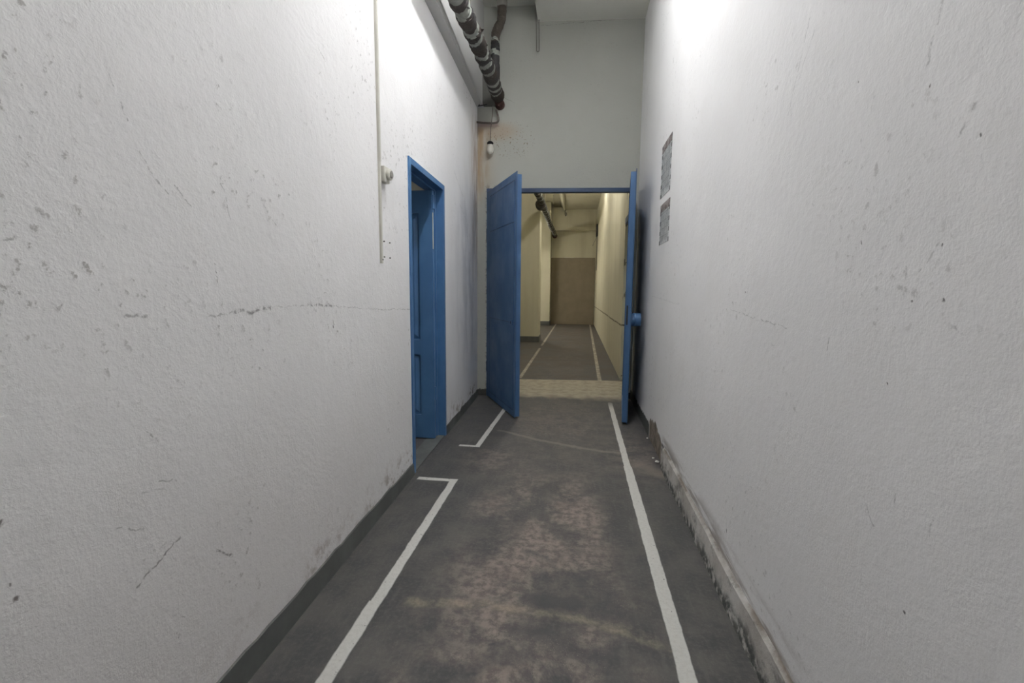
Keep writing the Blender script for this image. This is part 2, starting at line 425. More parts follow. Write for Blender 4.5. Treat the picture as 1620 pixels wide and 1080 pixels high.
    far = nt.mx(seg(nt, Pl, (-.783, 6.5, 0), (-.757, 9.8, 0), .025, .006), seg(nt, Pl, (-.752, 10.3, 0), (-.709, 16.6, 0), .025, .006),
                seg(nt, Pl, (.36, 6.5, 0), (.512, 16.6, 0), .028, .006))
    fade = nt.ramp(nt.noise(11, 5, .65), .30, .62, .95, .35)
    worn5 = nt.ramp(y, 4.9, 5.25, 1, .25)
    c = nt.mix(nt.m('MULTIPLY', nt.m('MULTIPLY', L, nt.m('MULTIPLY', chip, .93)), worn5), c, nt.mix(nt.m('MULTIPLY', nt.ramp(fine, .4, .7), .4), srgb(206, 205, 200), srgb(178, 176, 170)))
    # ---- pale patch of floor in the doorway
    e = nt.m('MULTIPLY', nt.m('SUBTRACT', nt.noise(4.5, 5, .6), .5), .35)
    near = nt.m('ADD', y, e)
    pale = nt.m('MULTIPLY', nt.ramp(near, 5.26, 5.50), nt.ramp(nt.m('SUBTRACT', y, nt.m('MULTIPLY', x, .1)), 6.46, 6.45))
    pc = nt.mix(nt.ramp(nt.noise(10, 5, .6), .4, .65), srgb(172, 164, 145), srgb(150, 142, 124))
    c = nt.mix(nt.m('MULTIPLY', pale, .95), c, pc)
    # ---- far corridor, browner
    fb = nt.m('MULTIPLY', nt.ramp(y, 6.44, 6.47), nt.ramp(big, .4, .6))
    c = nt.mix(nt.m('MULTIPLY', fb, .5), c, srgb(82, 72, 62))
    c = nt.mix(nt.m('MULTIPLY', far, fade), c, srgb(186, 180, 164))
    # ---- threshold groove of the side doorway
    g = nt.m('MULTIPLY', nt.box2(nt.m('ADD', x, nt.m('MULTIPLY', y, .0255)), y, -1.032, -1.022, 2.95, 3.8, .003), .8)
    c = nt.mix(g, c, srgb(38, 37, 36))
    r = nt.m('ADD', .42, nt.m('MULTIPLY', mid, .4)); nt.link(r, nt.b.inputs['Roughness'])
    h = nt.m('ADD', nt.m('MULTIPLY', fine, .6), nt.m('MULTIPLY', grit, .5))
    h = nt.m('ADD', h, nt.m('MULTIPLY', mid, 1.5))
    return nt.done(c, nt.bump(h, .003, .7))
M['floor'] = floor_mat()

def paint(name, col, col2, rough=.42, dirt=.35, bump=.0008):
    nt = NT(name, rough, .45)
    n = nt.noise(3, 5, .6); f = nt.noise(25, 4, .6)
    c = nt.mix(nt.ramp(n, .35, .65), col, col2)
    c = nt.mix(nt.m('MULTIPLY', nt.ramp(nt.noise(7, 6, .7, stretch=(1, 1, .3)), .56, .72), dirt), c, tuple(q*.6 for q in col[:3]) + (1,))
    nt.link(nt.ramp(n, .3, .7, rough-.08, rough+.12), nt.b.inputs['Roughness'])
    return nt.done(c, nt.bump(f, bump, .6))
M['blue'] = paint('blue_oil_paint', srgb(80, 122, 168), srgb(73, 114, 160))
M['blue2'] = paint('blue_steel_paint', srgb(64, 98, 138), srgb(58, 92, 132))
M['blue_dark'] = paint('dark_blue_paint_and_groove_shade', srgb(42, 66, 98), srgb(38, 60, 92))
M['skirt'] = paint('grey_skirting_paint', srgb(98, 100, 98), srgb(86, 88, 86), .6, .5, .003)
M['brown'] = paint('brown_panel_paint', srgb(132, 122, 104), srgb(127, 117, 99), .7, .15)
M['dark'] = paint('black_rubber', srgb(30, 30, 32), srgb(24, 24, 26), .6)
M['plastic'] = paint('aged_white_plastic', srgb(214, 212, 202), srgb(200, 198, 188), .4, .2)
M['metal'] = paint('dull_zinc', srgb(150, 148, 142), srgb(120, 118, 112), .4, .5)
M['rust'] = paint('rusty_iron', srgb(92, 54, 46), srgb(60, 40, 36), .8, .6, .003)
M['pinkpipe'] = paint('grimy_thin_pipe', srgb(104, 94, 88), srgb(86, 78, 72), .6, .5)
M['beam'] = plaster('grey_beam_paint', srgb(196, 196, 194), [], [], None, dirt=.15, rough_amt=.4)
M['cement'] = plaster('bare_grey_cement', srgb(108, 108, 103), [], [], None, dirt=.3, rough_amt=.6)
M['wrap_dark'] = paint('tarred_wrap', srgb(44, 44, 46), srgb(58, 50, 44), .75, .5, .006)
M['wrap_pale'] = paint('pale_foil_wrap', srgb(142, 146, 139), srgb(112, 114, 108), .6, .6, .005)
M['wrap_brown'] = paint('brown_felt_wrap', srgb(92, 84, 76), srgb(78, 72, 66), .85, .5, .006)

def skirt_right_mat():
    nt = NT('worn_whitewashed_skirting', .85, .25)
    x, y, z = nt.sep()
    n = nt.noise(8, 6, .66, stretch=(1, .7, 1)); n2 = nt.noise(22, 4, .6)
    c = nt.mix(nt.ramp(nt.noise(5, 4, .6), .35, .65), srgb(196, 194, 190), srgb(172, 168, 162))
    low = nt.ramp(nt.m('ADD', z, nt.m('MULTIPLY', nt.m('SUBTRACT', n, .5), .15)), .08, .02)
    c = nt.mix(nt.m('MULTIPLY', low, nt.ramp(n2, .38, .56)), c, srgb(86, 88, 86))
    c = nt.mix(nt.m('MULTIPLY', nt.ramp(n, .55, .66), .7), c, srgb(106, 104, 100))
    c = nt.mix(nt.m('MULTIPLY', nt.ramp(z, .12, .155), nt.ramp(n, .36, .6)), c, srgb(118, 108, 98))
    return nt.done(c, nt.bump(nt.m('ADD', n, nt.m('MULTIPLY', n2, .5)), .012, .8))
M['skirt_r'] = skirt_right_mat()

def paper_mat(name, seed, head):
    """printed sheet: local x along the sheet, z up, origin at the lower corner"""
    nt = NT(name, .6, .3)
    x, y, z = nt.sep()
    P = nt.v('ADD', nt.P, (seed, seed, 0))
    n = nt.noise(16, 4, .7, P=P); n2 = nt.noise(60, 3, .6, P=P, stretch=(1, 1, 2.2))
    c = nt.mix(nt.ramp(n, .4, .6), srgb(246, 248, 248), srgb(222, 226, 228))
    c = nt.mix(nt.m('MULTIPLY', nt.ramp(n2, .52, .60), .4), c, srgb(118, 120, 126))
    gy = nt.m('FRACT', nt.m('MULTIPLY', y, 12.0)); gz = nt.m('FRACT', nt.m('MULTIPLY', z, 17.0))
    c = nt.mix(nt.m('MULTIPLY', nt.mx(nt.ramp(gy, .08, .05), nt.ramp(gz, .10, .06)), .35), c, srgb(90, 92, 98))
    if head:
        zt = head
        c = nt.mix(nt.m('MULTIPLY', nt.ramp(z, zt-.062, zt-.058), .8), c, nt.mix(nt.ramp(n, .45, .55), srgb(120, 96, 92), srgb(190, 180, 178)))
    ed = nt.m('MULTIPLY', nt.mx(nt.ramp(y, .035, .03), nt.ramp(y, .345, .35)), nt.ramp(nt.m('FRACT', nt.m('MULTIPLY', z, 13)), .45, .4))
    c = nt.mix(nt.m('MULTIPLY', ed, .75), c, srgb(74, 76, 80))
    return nt.done(c)

def emit(name, col, strength):
    m = bpy.data.materials.new(name); m.use_nodes = True
    b = m.node_tree.nodes['Principled BSDF']
    b.inputs['Base Color'].default_value = (.9, .9, .9, 1)
    b.inputs['Emission Color'].default_value = col
    b.inputs['Emission Strength'].default_value = strength
    return m

def struct(o, label, cat):
    return tag(o, label, cat, kind='structure')

# ------------------------------------------------------------------ SETTING
YB, YE = -3.4, 16.7            # back of the corridor, far end
ZT = 4.75                      # walls run up behind the ceiling slabs
TH = .12
def lslab(bm, y0, y1, z0, z1, off=0, th=TH):
    hexa(bm, [(LX(y0)-th, y0, z0), (LX(y0)+off, y0, z0), (LX(y1)+off, y1, z0), (LX(y1)-th, y1, z0),
              (LX(y0)-th, y0, z1), (LX(y0)+off, y0, z1), (LX(y1)+off, y1, z1), (LX(y1)-th, y1, z1)])
D0, D1, DZ = 2.926, 3.81, 2.14      # side doorway rough opening
bm = bmesh.new()
yl = FY(LX(5.3)) + .02
lslab(bm, YB, D0, 0, ZT); lslab(bm, D0, D1, DZ, ZT); lslab(bm, D1, yl, 0, ZT)
struct(obj('wall_left', bm, M['left']), 'scuffed white plaster wall on the left of the corridor', 'wall')

bm = bmesh.new(); box(bm, (RX, YB, 0), (RX+TH, 5.46, ZT))
struct(obj('wall_right', bm, M['right']), 'white plaster wall on the right with two printed sheets', 'wall')

# end wall with the double doorway (skewed a little)
def eslab(bm, x0, x1, z0, z1, y_in=0, th=.16):
    hexa(bm, [(x0, FY(x0)+y_in, z0), (x1, FY(x1)+y_in, z0), (x1, FY(x1)+th, z0), (x0, FY(x0)+th, z0),
              (x0, FY(x0)+y_in, z1), (x1, FY(x1)+y_in, z1), (x1, FY(x1)+th, z1), (x0, FY(x0)+th, z1)])
OX0, OX1, OZ = -1.05, .63, 2.43
bm = bmesh.new()
eslab(bm, -1.36, OX0, 0, ZT); eslab(bm, OX1, .80, 0, ZT); eslab(bm, OX0, OX1, OZ, ZT)
struct(obj('wall_end', bm, M['end']), 'white wall above and beside the blue double door', 'wall')

bm = bmesh.new(); box(bm, (-1.3, YB-.12, 0), (.8, YB, ZT))
struct(obj('wall_back', bm, M['plain']), 'white wall closing the corridor behind the viewpoint', 'wall')

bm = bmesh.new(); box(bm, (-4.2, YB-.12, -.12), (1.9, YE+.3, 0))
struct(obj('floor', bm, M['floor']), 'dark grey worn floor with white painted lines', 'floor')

# ceilings: higher strip on the left, lower slab on the right
bm = bmesh.new()
box(bm, (-1.4, YB-.12, 4.37), (-.49, 5.5, 4.7)); box(bm, (-.49, YB-.12, 4.20), (.8, 5.5, 4.7))
struct(obj('ceiling', bm, M['plain']), 'stepped white concrete ceiling of the near corridor', 'ceiling')

# wall beam overhanging the left wall, and its bearing block
bm = bmesh.new()
yy = FY(-1.1)
hexa(bm, [(LX(YB)-.02, YB, 3.30), (LX(YB)+.075, YB, 3.30), (LX(yy)+.075, yy, 3.31), (LX(yy)-.02, yy, 3.31),
          (LX(YB)-.02, YB, 4.38), (LX(YB)+.075, YB, 4.38), (LX(yy)+.075, yy, 4.38), (LX(yy)-.02, yy, 4.38)])
struct(obj('trim_1', bm, M['beam']), 'white beam running along the top of the left wall', 'beam')
bm = bmesh.new(); box(bm, (-1.17, 5.225, 3.325), (-.93, 5.36, 3.70)); bevel(bm, .006)
struct(obj('trim_2', bm, M['cement']), 'grey bearing block in the upper left corner behind the pipe', 'beam')

# skirting left: painted cement band, uneven top edge
def skirt_left(y0, y1, name, label):
    bm = bmesh.new()
    n = max(2, int((y1-y0)/.06)); prev = None
    for i in range(n+1):
        y = y0 + (y1-y0)*i/n
        h = .118 - .012*max(0, y) + random.uniform(-.006, .005)
        if y > 4.4: h = .075 + random.uniform(-.006, .008)
        t = .007
        ring = [bm.verts.new(p) for p in ((LX(y)-.01, y, 0), (LX(y)+t+.008, y, 0), (LX(y)+t, y, h-.003), (LX(y)+.002, y, h), (LX(y)-.01, y, h))]
        if prev:
            for k in range(5): bm.faces.new((prev[k], prev[(k+1) % 5], ring[(k+1) % 5], ring[k]))
        else: bm.faces.new(ring)
        prev = ring
    bm.faces.new(prev)
    return struct(obj(name, bm, M['skirt']), label, 'skirting')
skirt_left(YB, D0-.002, 'baseboard_left', 'dark grey painted skirting along the near left wall')
skirt_left(D1+.002, 5.30, 'baseboard_corner', 'short grey skirting between the two blue doors')

# skirting right: proud whitewashed cement, ragged end
bm = bmesh.new(); prev = None
n = 110; y0, y1 = YB, 3.35
for i in range(n+1):
    y = y0 + (y1-y0)*i/n
    h = .148 + .006*math.sin(y*2.3) + .003*math.sin(y*9.1) + random.uniform(-.0015, .0015)
    t = .020 + .003*math.sin(y*3.7+1) + .0015*math.sin(y*11) + random.uniform(-.0006, .0006)
    if i >= n-1: t *= .8; h -= .02*random.random()
    ring = [bm.verts.new(p) for p in ((RX+.01, y, 0), (RX-t-.006, y, 0), (RX-t, y, h*.5), (RX-t*.75, y, h-.015), (RX-.002, y, h), (RX+.01, y, h))]
    if prev:
        for k in range(6): bm.faces.new((prev[k], prev[(k+1) % 6], ring[(k+1) % 6], ring[k]))
    else: bm.faces.new(ring)
    prev = ring
bm.faces.new(prev)
struct(obj('baseboard_right', bm, M['skirt_r']), 'worn whitewashed cement skirting along the right wall, broken off at its far end', 'skirting')
# crumbs of plaster lying at the broken end
def crumb(p, r, seed):
    rnd = random.Random(seed)
    bm = bmesh.new(); bmesh.ops.create_icosphere(bm, subdivisions=2, radius=r)
    for v in bm.verts: v.co *= rnd.uniform(.7, 1.2); v.co.z *= .6
    lo = min(v.co.z for v in bm.verts)
    for v in bm.verts: v.co.z -= lo
    return obj('plaster_crumb', bm, M['plain'], loc=p)
LB = ['larger plaster crumb lying at the broken end of the right skirting', 'small plaster crumb beside the broken end of the right skirting', 'tiny plaster crumb against the right wall past the broken skirting']
for p, r, lb in (((.632, 3.42, 0), .016, LB[0]), ((.618, 3.50, 0), .010, LB[1]), ((.645, 3.98, 0), .009, LB[2])):
    tag(crumb(p, r, int(p[1]*100)), lb, 'rubble', 'plaster crumbs by the right wall')

# ---- far corridor behind the double door
bm = bmesh.new()
box(bm, (.65, 6.60, 0), (.80, YE, ZT)); box(bm, (.65, FY(.65)+.16, 2.27), (.80, 6.60, ZT)); box(bm, (.65, FY(.65)+.16, 0), (.80, 5.72, 2.27))
struct(obj('wall_far_right', bm, M['cream']), 'cream wall on the right of the far corridor', 'wall')
bm = bmesh.new(); box(bm, (-4.2, YE, 0), (.8, YE+.15, ZT))
struct(obj('wall_far_end', bm, M['cream']), 'cream wall above the brown panel at the far end', 'wall')
bm = bmesh.new()
box(bm, (-2.35, FY(-2.3)+.17, 0), (-2.2, YE, ZT)); box(bm, (-2.35, 5.56, 0), (-1.36, 5.66, ZT))
struct(obj('wall_far_left', bm, M['cream']), 'cream side wall set back on the left of the far corridor', 'wall')
def pillar(x1, y0, y1, nm, lb):
    bm = bmesh.new(); box(bm, (-2.2, y0, 0), (x1, y1, ZT-.3)); 
    p = struct(obj(nm, bm, M['cream']), lb, 'wall')
    bm = bmesh.new(); box(bm, (-2.2, y0-.015, 0), (x1+.015, y1+.015, .14)); bevel(bm, .004)
    obj('skirting', bm, M['skirt'], p)
pillar(-.885, 10.9, 11.45, 'wall_pier_near', 'nearer cream wall pier on the left of the far corridor')
pillar(-.925, 16.1, 16.69, 'wall_pier_far', 'farther cream wall pier beside the brown end panel')
bm = bmesh.new()
box(bm, (-2.35, 5.5, 4.24), (-.49, YE+.1, 4.7)); box(bm, (-.49, 5.5, 4.03), (.8, YE+.1, 4.7))
struct(obj('ceiling_far', bm, M['cream']), 'stepped cream ceiling of the far corridor', 'ceiling')
bm = bmesh.new(); box(bm, (-.92, 16.45, 3.32), (.65, 16.7, 4.1))
struct(obj('trim_3', bm, M['cream']), 'cream cross beam over the far end wall', 'beam')
# rib drop at the step of the far ceiling
bm = bmesh.new()
for (a, b) in ((5.55, 16.44),):
    pr = [(-.62, 4.26), (-.49, 4.26), (-.43, 4.05), (-.43, 3.98), (-.47, 3.96), (-.50, 4.0)]
    r0 = [bm.verts.new((u, a, w)) for u, w in pr]; r1 = [bm.verts.new((u, b, w)) for u, w in pr]
    for k in range(len(pr)): bm.faces.new((r0[k], r0[(k+1) % 6], r1[(k+1) % 6], r1[k]))
    bm.faces.new(r0); bm.faces.new(r1)
struct(obj('trim_4', bm, M['cream']), 'cream rib along the step in the far ceiling', 'beam')

# side doorway recess in the far right wall
bm = bmesh.new()
box(bm, (1.02, 5.6, 0), (1.10, 6.9, 2.5)); box(bm, (.80, 6.60, 0), (1.02, 6.9, 2.5)); box(bm, (.80, 5.6, 0), (1.02, 5.72, 2.5)); box(bm, (.80, 5.72, 2.27), (1.02, 6.6, 2.5))
struct(obj('wall_recess', bm, M['greencream']), 'pale green recess of the opening in the far right wall', 'wall')
bm = bmesh.new(); box(bm, (.645, 5.74, 2.19), (.80, 6.61, 2.27)); bevel(bm, .004)
struct(obj('trim_5', bm, M['blue_dark']), 'dark lintel bar over the recess in the far right wall', 'lintel')

# brown panel closing the far end
t = empty('end_panel', (-.17, 16.66, 0)); tag(t, 'tall plain brown panel closing the far end of the corridor', 'panel')
bm = bmesh.new(); box(bm, (-.765, -.02, .03), (.80, .03, 2.38)); obj('board', bm, M['brown'], t)
bm = bmesh.new(); box(bm, (-.765, -.035, .0), (.80, .03, .03)); obj('bottom_rail', bm, M['brown'], t)
bm = bmesh.new()
for i in range(7):
    xx = -.27+i*.045; box(bm, (xx, -.028, 2.375), (xx+.035, .0, 2.375+random.uniform(.015, .05)))
obj('top_chips', bm, M['plastic'], t)

# ---- room behind the side door
bm = bmesh.new()
box(bm, (-4.1, 2.0, 0), (LX(2)-TH, 2.1, 2.7)); box(bm, (-4.2, 2.0, 0), (-4.1, 5.9, 2.7)); box(bm, (-4.2, 5.36, 0), (-1.37, 5.46, 2.7))
struct(obj('wall_side_room', bm, M['plain']), 'pale wall of the small room behind the open side door', 'wall')
bm = bmesh.new(); box(bm, (-4.2, 2.0, 2.55), (LX(3)-TH+.005, 5.46, 2.65))
struct(obj('ceiling_side_room', bm, M['plain']), 'pale ceiling of the small room behind the side door', 'ceiling')

# ------------------------------------------------------------------ DOOR 1 (side door)
d1 = empty('door_1', (LX((D0+D1)/2), (D0+D1)/2, 0), 0)
struct(d1, 'narrow blue panelled door standing open in the left wall', 'door')
def W1(p): return (p[0]-d1.location.x, p[1]-d1.location.y, p[2])
def fr(bm, y0, y1, z0, z1, xo=.010, xi=-.13):
    pts = []
    for z in (z0, z1):
        pts += [(LX(y0)+xi, y0, z), (LX(y0)+xo, y0, z), (LX(y1)+xo, y1, z), (LX(y1)+xi, y1, z)]
    hexa(bm, [W1(p) for p in pts])
FW = .042
bm = bmesh.new()
fr(bm, D0, D0+FW, 0, DZ); bevel(bm, .002); obj('jamb', bm, M['blue'], d1)
bm = bmesh.new(); fr(bm, D1-FW, D1, 0, DZ)
fr(bm, D1-FW-.014, D1-FW, 0, DZ-FW, xo=-.055)
bevel(bm, .002); obj('jamb', bm, M['blue'], d1)
bm = bmesh.new(); fr(bm, D0+FW, D1-FW, DZ-FW, DZ); fr(bm, D0+FW, D1-FW-.014, DZ-FW-.014, DZ-FW, xo=-.055)
bevel(bm, .002); obj('head_jamb', bm, M['blue'], d1)
bm = bmesh.new(); fr(bm, D0+FW, D1-FW, 0, .004, xo=-.0, xi=-.13); obj('threshold', bm, M['skirt'], d1)
# leaf hung on the far jamb, swung square into the room
LH0, LH1, LW, LYF, LT = .012, 2.075, .78, 3.655, .042
xh = -1.172
bm = bmesh.new()
def lf(x0, x1, z0, z1, ya=0, yb=LT): box(bm, W1((xh-x1, LYF+ya, z0)), W1((xh-x0, LYF+yb, z1)))
st_ = .116
lf(0, st_, LH0, LH1); lf(LW-st_, LW, LH0, LH1)
lf(st_, LW-st_, LH0, .215); lf(st_, LW-st_, .735, .86); lf(st_, LW-st_, 1.895, LH1)
lf(st_, LW-st_, .215, .735, .0185, LT-.0185); lf(st_, LW-st_, .86, 1.895, .0185, LT-.0185)
leaf = obj('door_leaf', bm, M['blue'], d1)
for z0, z1 in ((.215, .735), (.86, 1.895)):
    bm = bmesh.new()
    # raised field with sloping margins
    a, b, c_ = .016, .045, .002
    for face, sgn in ((LYF+.0185, -1), (LYF+LT-.0185, 1)):
        o4 = [W1((xh-st_-a, face, z0+a)), W1((xh-LW+st_+a, face, z0+a)), W1((xh-LW+st_+a, face, z1-a)), W1((xh-st_-a, face, z1-a))]
        i4 = [W1((xh-st_-b, face+sgn*.014, z0+b)), W1((xh-LW+st_+b, face+sgn*.014, z0+b)), W1((xh-LW+st_+b, face+sgn*.014, z1-b)), W1((xh-st_-b, face+sgn*.014, z1-b))]
        ov = [bm.verts.new(p) for p in o4]; iv = [bm.verts.new(p) for p in i4]
        for k in range(4): bm.faces.new((ov[k], ov[(k+1) % 4], iv[(k+1) % 4], iv[k]))
        bm.faces.new(iv); bm.faces.new(ov)
    obj('raised_panel', bm, M['blue'], leaf)
for z in (.35, 1.93):
    bm = bmesh.new(); lathe(bm, [(.011, 0), (.011, .11)], 12, at=W1((xh+.004, LYF+.015, z)))
    box(bm, W1((xh-.04, LYF-.003, z)), W1((xh, LYF, z+.10)))
    obj('hinge', bm, M['blue'], d1)
bm = bmesh.new(); box(bm, W1((xh, LYF+.001, 1.61)), W1((xh+.006, LYF+.008, 1.90)))
o = obj('bare_strip', bm, M['plastic'], d1); o['label'] = 'bare pale strip between leaf and jamb'
bm = bmesh.new()
lathe(bm, [(.022, 0), (.022, -.006), (.010, -.008), (.010, -.045)], 16, axis='Y', at=W1((xh-LW+.06, LYF, 1.02)))
box(bm, W1((xh-LW+.05, LYF-.056, 1.01)), W1((xh-LW+.17, LYF-.044, 1.03)))
obj('handle', bm, M['metal'], leaf)

# ------------------------------------------------------------------ DOOR 2 (double steel door)
d2 = empty('door_2', (-.2, FY(-.2), 0)); struct(d2, 'blue steel double door standing open in the end wall', 'door')
def W2(p): return (p[0]-d2.location.x, p[1]-d2.location.y, p[2])
def es(bm, x0, x1, z0, z1, ya=-.008, yb=.06):
    hexa(bm, [W2(p) for p in [(x0, FY(x0)+ya, z0), (x1, FY(x1)+ya, z0), (x1, FY(x1)+yb, z0), (x0, FY(x0)+yb, z0),
                              (x0, FY(x0)+ya, z1), (x1, FY(x1)+ya, z1), (x1, FY(x1)+yb, z1), (x0, FY(x0)+yb, z1)]])
bm = bmesh.new(); es(bm, OX0-.002, OX1+.002, 2.385, 2.432); bevel(bm, .002); obj('head_bar', bm, M['blue_dark'], d2)
bm = bmesh.new(); es(bm, OX0, OX0+.035, 0, 2.385); bevel(bm, .002); obj('jamb', bm, M['blue'], d2)
bm = bmesh.new(); es(bm, OX1-.035, OX1, 0, 2.385); bevel(bm, .002); obj('jamb', bm, M['blue'], d2)

def steel_leaf(hinge, free, H, name_lock, mirror):
    """leaf in its own frame: u from hinge to free edge, t = thickness away from the skin"""
    h = Vector((hinge[0], hinge[1], 0)); f = Vector((free[0], free[1], 0))
    u = (f-h).normalized(); W = (f-h).length
    t = Vector((u.y, -u.x, 0)) * (-1 if mirror else 1)     # from the skin into the leaf
    def L(a, b, z): p = h + u*a + t*b; return W2((p.x, p.y, z))
    def bx(bm, a0, a1, b0, b1, z0, z1):
        hexa(bm, [L(a0,b0,z0), L(a1,b0,z0), L(a1,b1,z0), L(a0,b1,z0), L(a0,b0,z1), L(a1,b0,z1), L(a1,b1,z1), L(a0,b1,z1)])
    T = .048; z0 = .015
    # frame of angle iron
    bm = bmesh.new()
    bx(bm, 0, .045, .003, T, z0+.01, H-.025); bx(bm, W-.045, W, .003, T, z0+.01, H-.025)
    bx(bm, .045, W-.045, .003, T, z0+.01, z0+.06); bx(bm, .045, W-.045, .003, T, H-.07, H-.025); bx(bm, .045, W-.045, .006, T-.01, .97, 1.01)
    bx(bm, .045, W-.045, T-.012, T-.010, z0+.05, H-.06)
    leaf = obj('door_leaf', bm, M['blue2'], d2)
    # skin of sheet steel in three fields inside a flush border
    bm = bmesh.new(); bx(bm, -.012, W+.008, .0, .003, z0, H)
    obj('skin', bm, M['blue_dark'], leaf)  # darker blue puts the shade of the grooves into the colour
    bm = bmesh.new()
    e0, e1 = .125, W-.055
    lo, hi = z0+.07, H-.075
    for a, b in ((lo, .953), (.961, 1.923), (1.931, hi)):
        bx(bm, e0, e1, -.005, 0, a, b)
    G = .009
    bx(bm, -.012, e0-G, -.004, 0, z0, H-.01); bx(bm, e1+G, W+.008, -.004, 0, z0, H); bx(bm, e0-G, e1+G, -.004, 0, z0, lo-G); bx(bm, e0-G, e1+G, -.004, 0, hi+G, H)
    bevel(bm, .001, 1)
    obj('sheet_fields', bm, M['blue2'], leaf)
    for z in (.3, 1.85):
        bm = bmesh.new(); p = L(-.022, .006, z); lathe(bm, [(.014, 0), (.014, .06), (.012, .062), (.012, .064), (.014, .066), (.014, .13)], 14, at=p)
        obj('hinge', bm, M['blue_dark'], leaf)
    return leaf, L, bx, W
leafL, LL, bxL, WL = steel_leaf((-1.035, 5.285), (-.578, 4.378), 2.385, '', True)
# small latch plate on the left leaf
bm = bmesh.new(); bxL(bm, WL-.17, WL-.07, -.012, -.004, .93, .985); bevel(bm, .002); obj('latch_plate', bm, M['blue2'], leafL)
bm = bmesh.new(); bxL(bm, WL-.13, WL-.115, -.0135, -.012, .945, .97); obj('keyhole', bm, M['dark'], leafL)
leafR, LR, bxR, WR = steel_leaf((.602, 5.335), (.510, 4.36), 2.375, '', False)
# dark lock slot in the free edge and round lock guard on the outside
bm = bmesh.new(); bxR(bm, WR-.004, WR+.0015, .028, .043, .965, 1.145); obj('lock_slot', bm, M['dark'], leafR)
bm = bmesh.new()
p = LR(WR-.075, 0, 1.01)
lathe(bm, [(.058, .0), (.062, -.004), (.062, -.096), (.058, -.10), (.05, -.10), (.048, -.03), (.0001, -.03)] if False else [(.058, 0), (.062, .004), (.062, .09), (.058, .094)], 28, axis='X', at=(p[0]-.004, p[1], p[2]))
g_ = obj('lock_guard', bm, M['blue2'], leafR, smooth=True); g_['label'] = 'round blue steel lock guard'
bm = bmesh.new(); lathe(bm, [(.0635, .028), (.0635, .040)], 28, axis='X', at=(p[0]-.004, p[1], p[2])); obj('guard_band', bm, M['metal'] if False else M['blue2'], g_, smooth=True)
for o in (g_,):
    md = o.modifiers.new('edges', 'EDGE_SPLIT'); md.split_angle = .6

# ------------------------------------------------------------------ PIPES
def wrapped(bm, path, r, bands, n=26, seed=1, rough=.006):
    """bands: list of (s0, s1) pale stretches in path length; the rest is dark"""
    rnd = random.Random(seed)
    P = [Vector(p) for p in path]; S = [0]
    for i in range(1, len(P)): S.append(S[-1] + (P[i]-P[i-1]).length)
    ph = rnd.uniform(0, 6)
    def pale(s, a):
        for s0, s1, k in bands:
            w = .016*math.sin(a+k) + .006*math.sin(3*a+k*2)
            if s0 + w <= s <= s1 + w: return True
        return False
    jit = [[rnd.uniform(-1, 1) for _ in range(n)] for _ in P]
    def rf(i, a):
        k = int(round(a/(2*PI)*n)) % n
        s = S[i]
        return r*(1+.05*math.sin(s*31+ph)+.03*math.sin(s*77)) + rough*.4*jit[i][k] + (.0 if pale(s, a) else .004)
    tube(bm, P, r, n, rfun=rf, mfun=lambda i, a: 1 if pale(S[min(i, len(S)-1)], a) else 0)

def flaps(bm, pts, seed):
    """ragged tags of torn wrap sticking out of a pipe"""
    rnd = random.Random(seed)
    for (c, d, sz) in pts:
        c = Vector(c); d = Vector(d).normalized(); s = d.cross(Vector((0, 1, 0))).normalized()
        q = [c - Vector((0, sz*.7, 0)), c + Vector((0, sz*.8, 0)), c + d*sz*1.1 + Vector((0, sz*.5, 0)) + s*sz*.2, c + d*sz*.6 - Vector((0, sz*.5, 0))]
        a = [bm.verts.new(v) for v in q]; b = [bm.verts.new(v + s*.004) for v in q]
        bm.faces.new(a); bm.faces.new(b[::-1])
        for k in range(4): bm.faces.new((a[k], a[(k+1) % 4], b[(k+1) % 4], b[k]))

PX, PZ = -.915, 3.385
pp = empty('lagged_pipe', (PX, 5.3, PZ)); tag(pp, 'striped black and pale wrapped pipe running under the near corridor ceiling', 'pipe')
def off(p): return (p[0]-PX, p[1]-5.3, p[2]-PZ)
ys = [YB + (5.24-YB)*i/860 for i in range(861)]
rnd = random.Random(3)
path = [off((PX + .012*math.sin(y*1.7), y, PZ+.03 - .010*(y-3.5) + .006*math.sin(y*3.1))) for y in ys]
bands = []
y = YB+.1
while y < 3.2:
    w = rnd.uniform(.05, .10); bands.append((y-YB, y-YB+w, rnd.uniform(0, 6))); y += w + rnd.uniform(.06, .12)
for a, b in ((3.22,3.29),(3.34,3.385),(3.42,3.50),(3.57,3.68),(3.86,3.92),(4.02,4.07),(4.26,4.31),(4.42,4.49),(4.58,4.62),(4.84,4.89),(4.95,4.99),(5.04,5.07)):
    bands.append((a-YB, b-YB, rnd.uniform(0, 6)))
bm = bmesh.new(); wrapped(bm, path, .066, bands, seed=2); obj('pipe_run', bm, [M['wrap_dark'], M['wrap_pale']], pp)
for yy_, dz, up_, s_ in ((3.30,.03,.4,.035),(3.98,.02,.6,.045),(4.18,.01,.3,.035),(4.40,-.01,.2,.03),(3.0,.02,.3,.04),(3.55,-.03,-.3,.02)):
    bm = bmesh.new(); flaps(bm, [(off((PX+.06, yy_, PZ+dz)), (1, 0, up_), s_)], 4)
    obj('torn_wrap', bm, M['wrap_dark'], pp)
# hanger straps hidden in the wrap
for yy_ in (-1.5, 1.2, 3.9):
    bm = bmesh.new(); box(bm, off((PX-.004, yy_-.015, PZ+.06)), off((PX+.004, yy_+.015, 4.372))); obj('hanger', bm, M['metal'], pp)
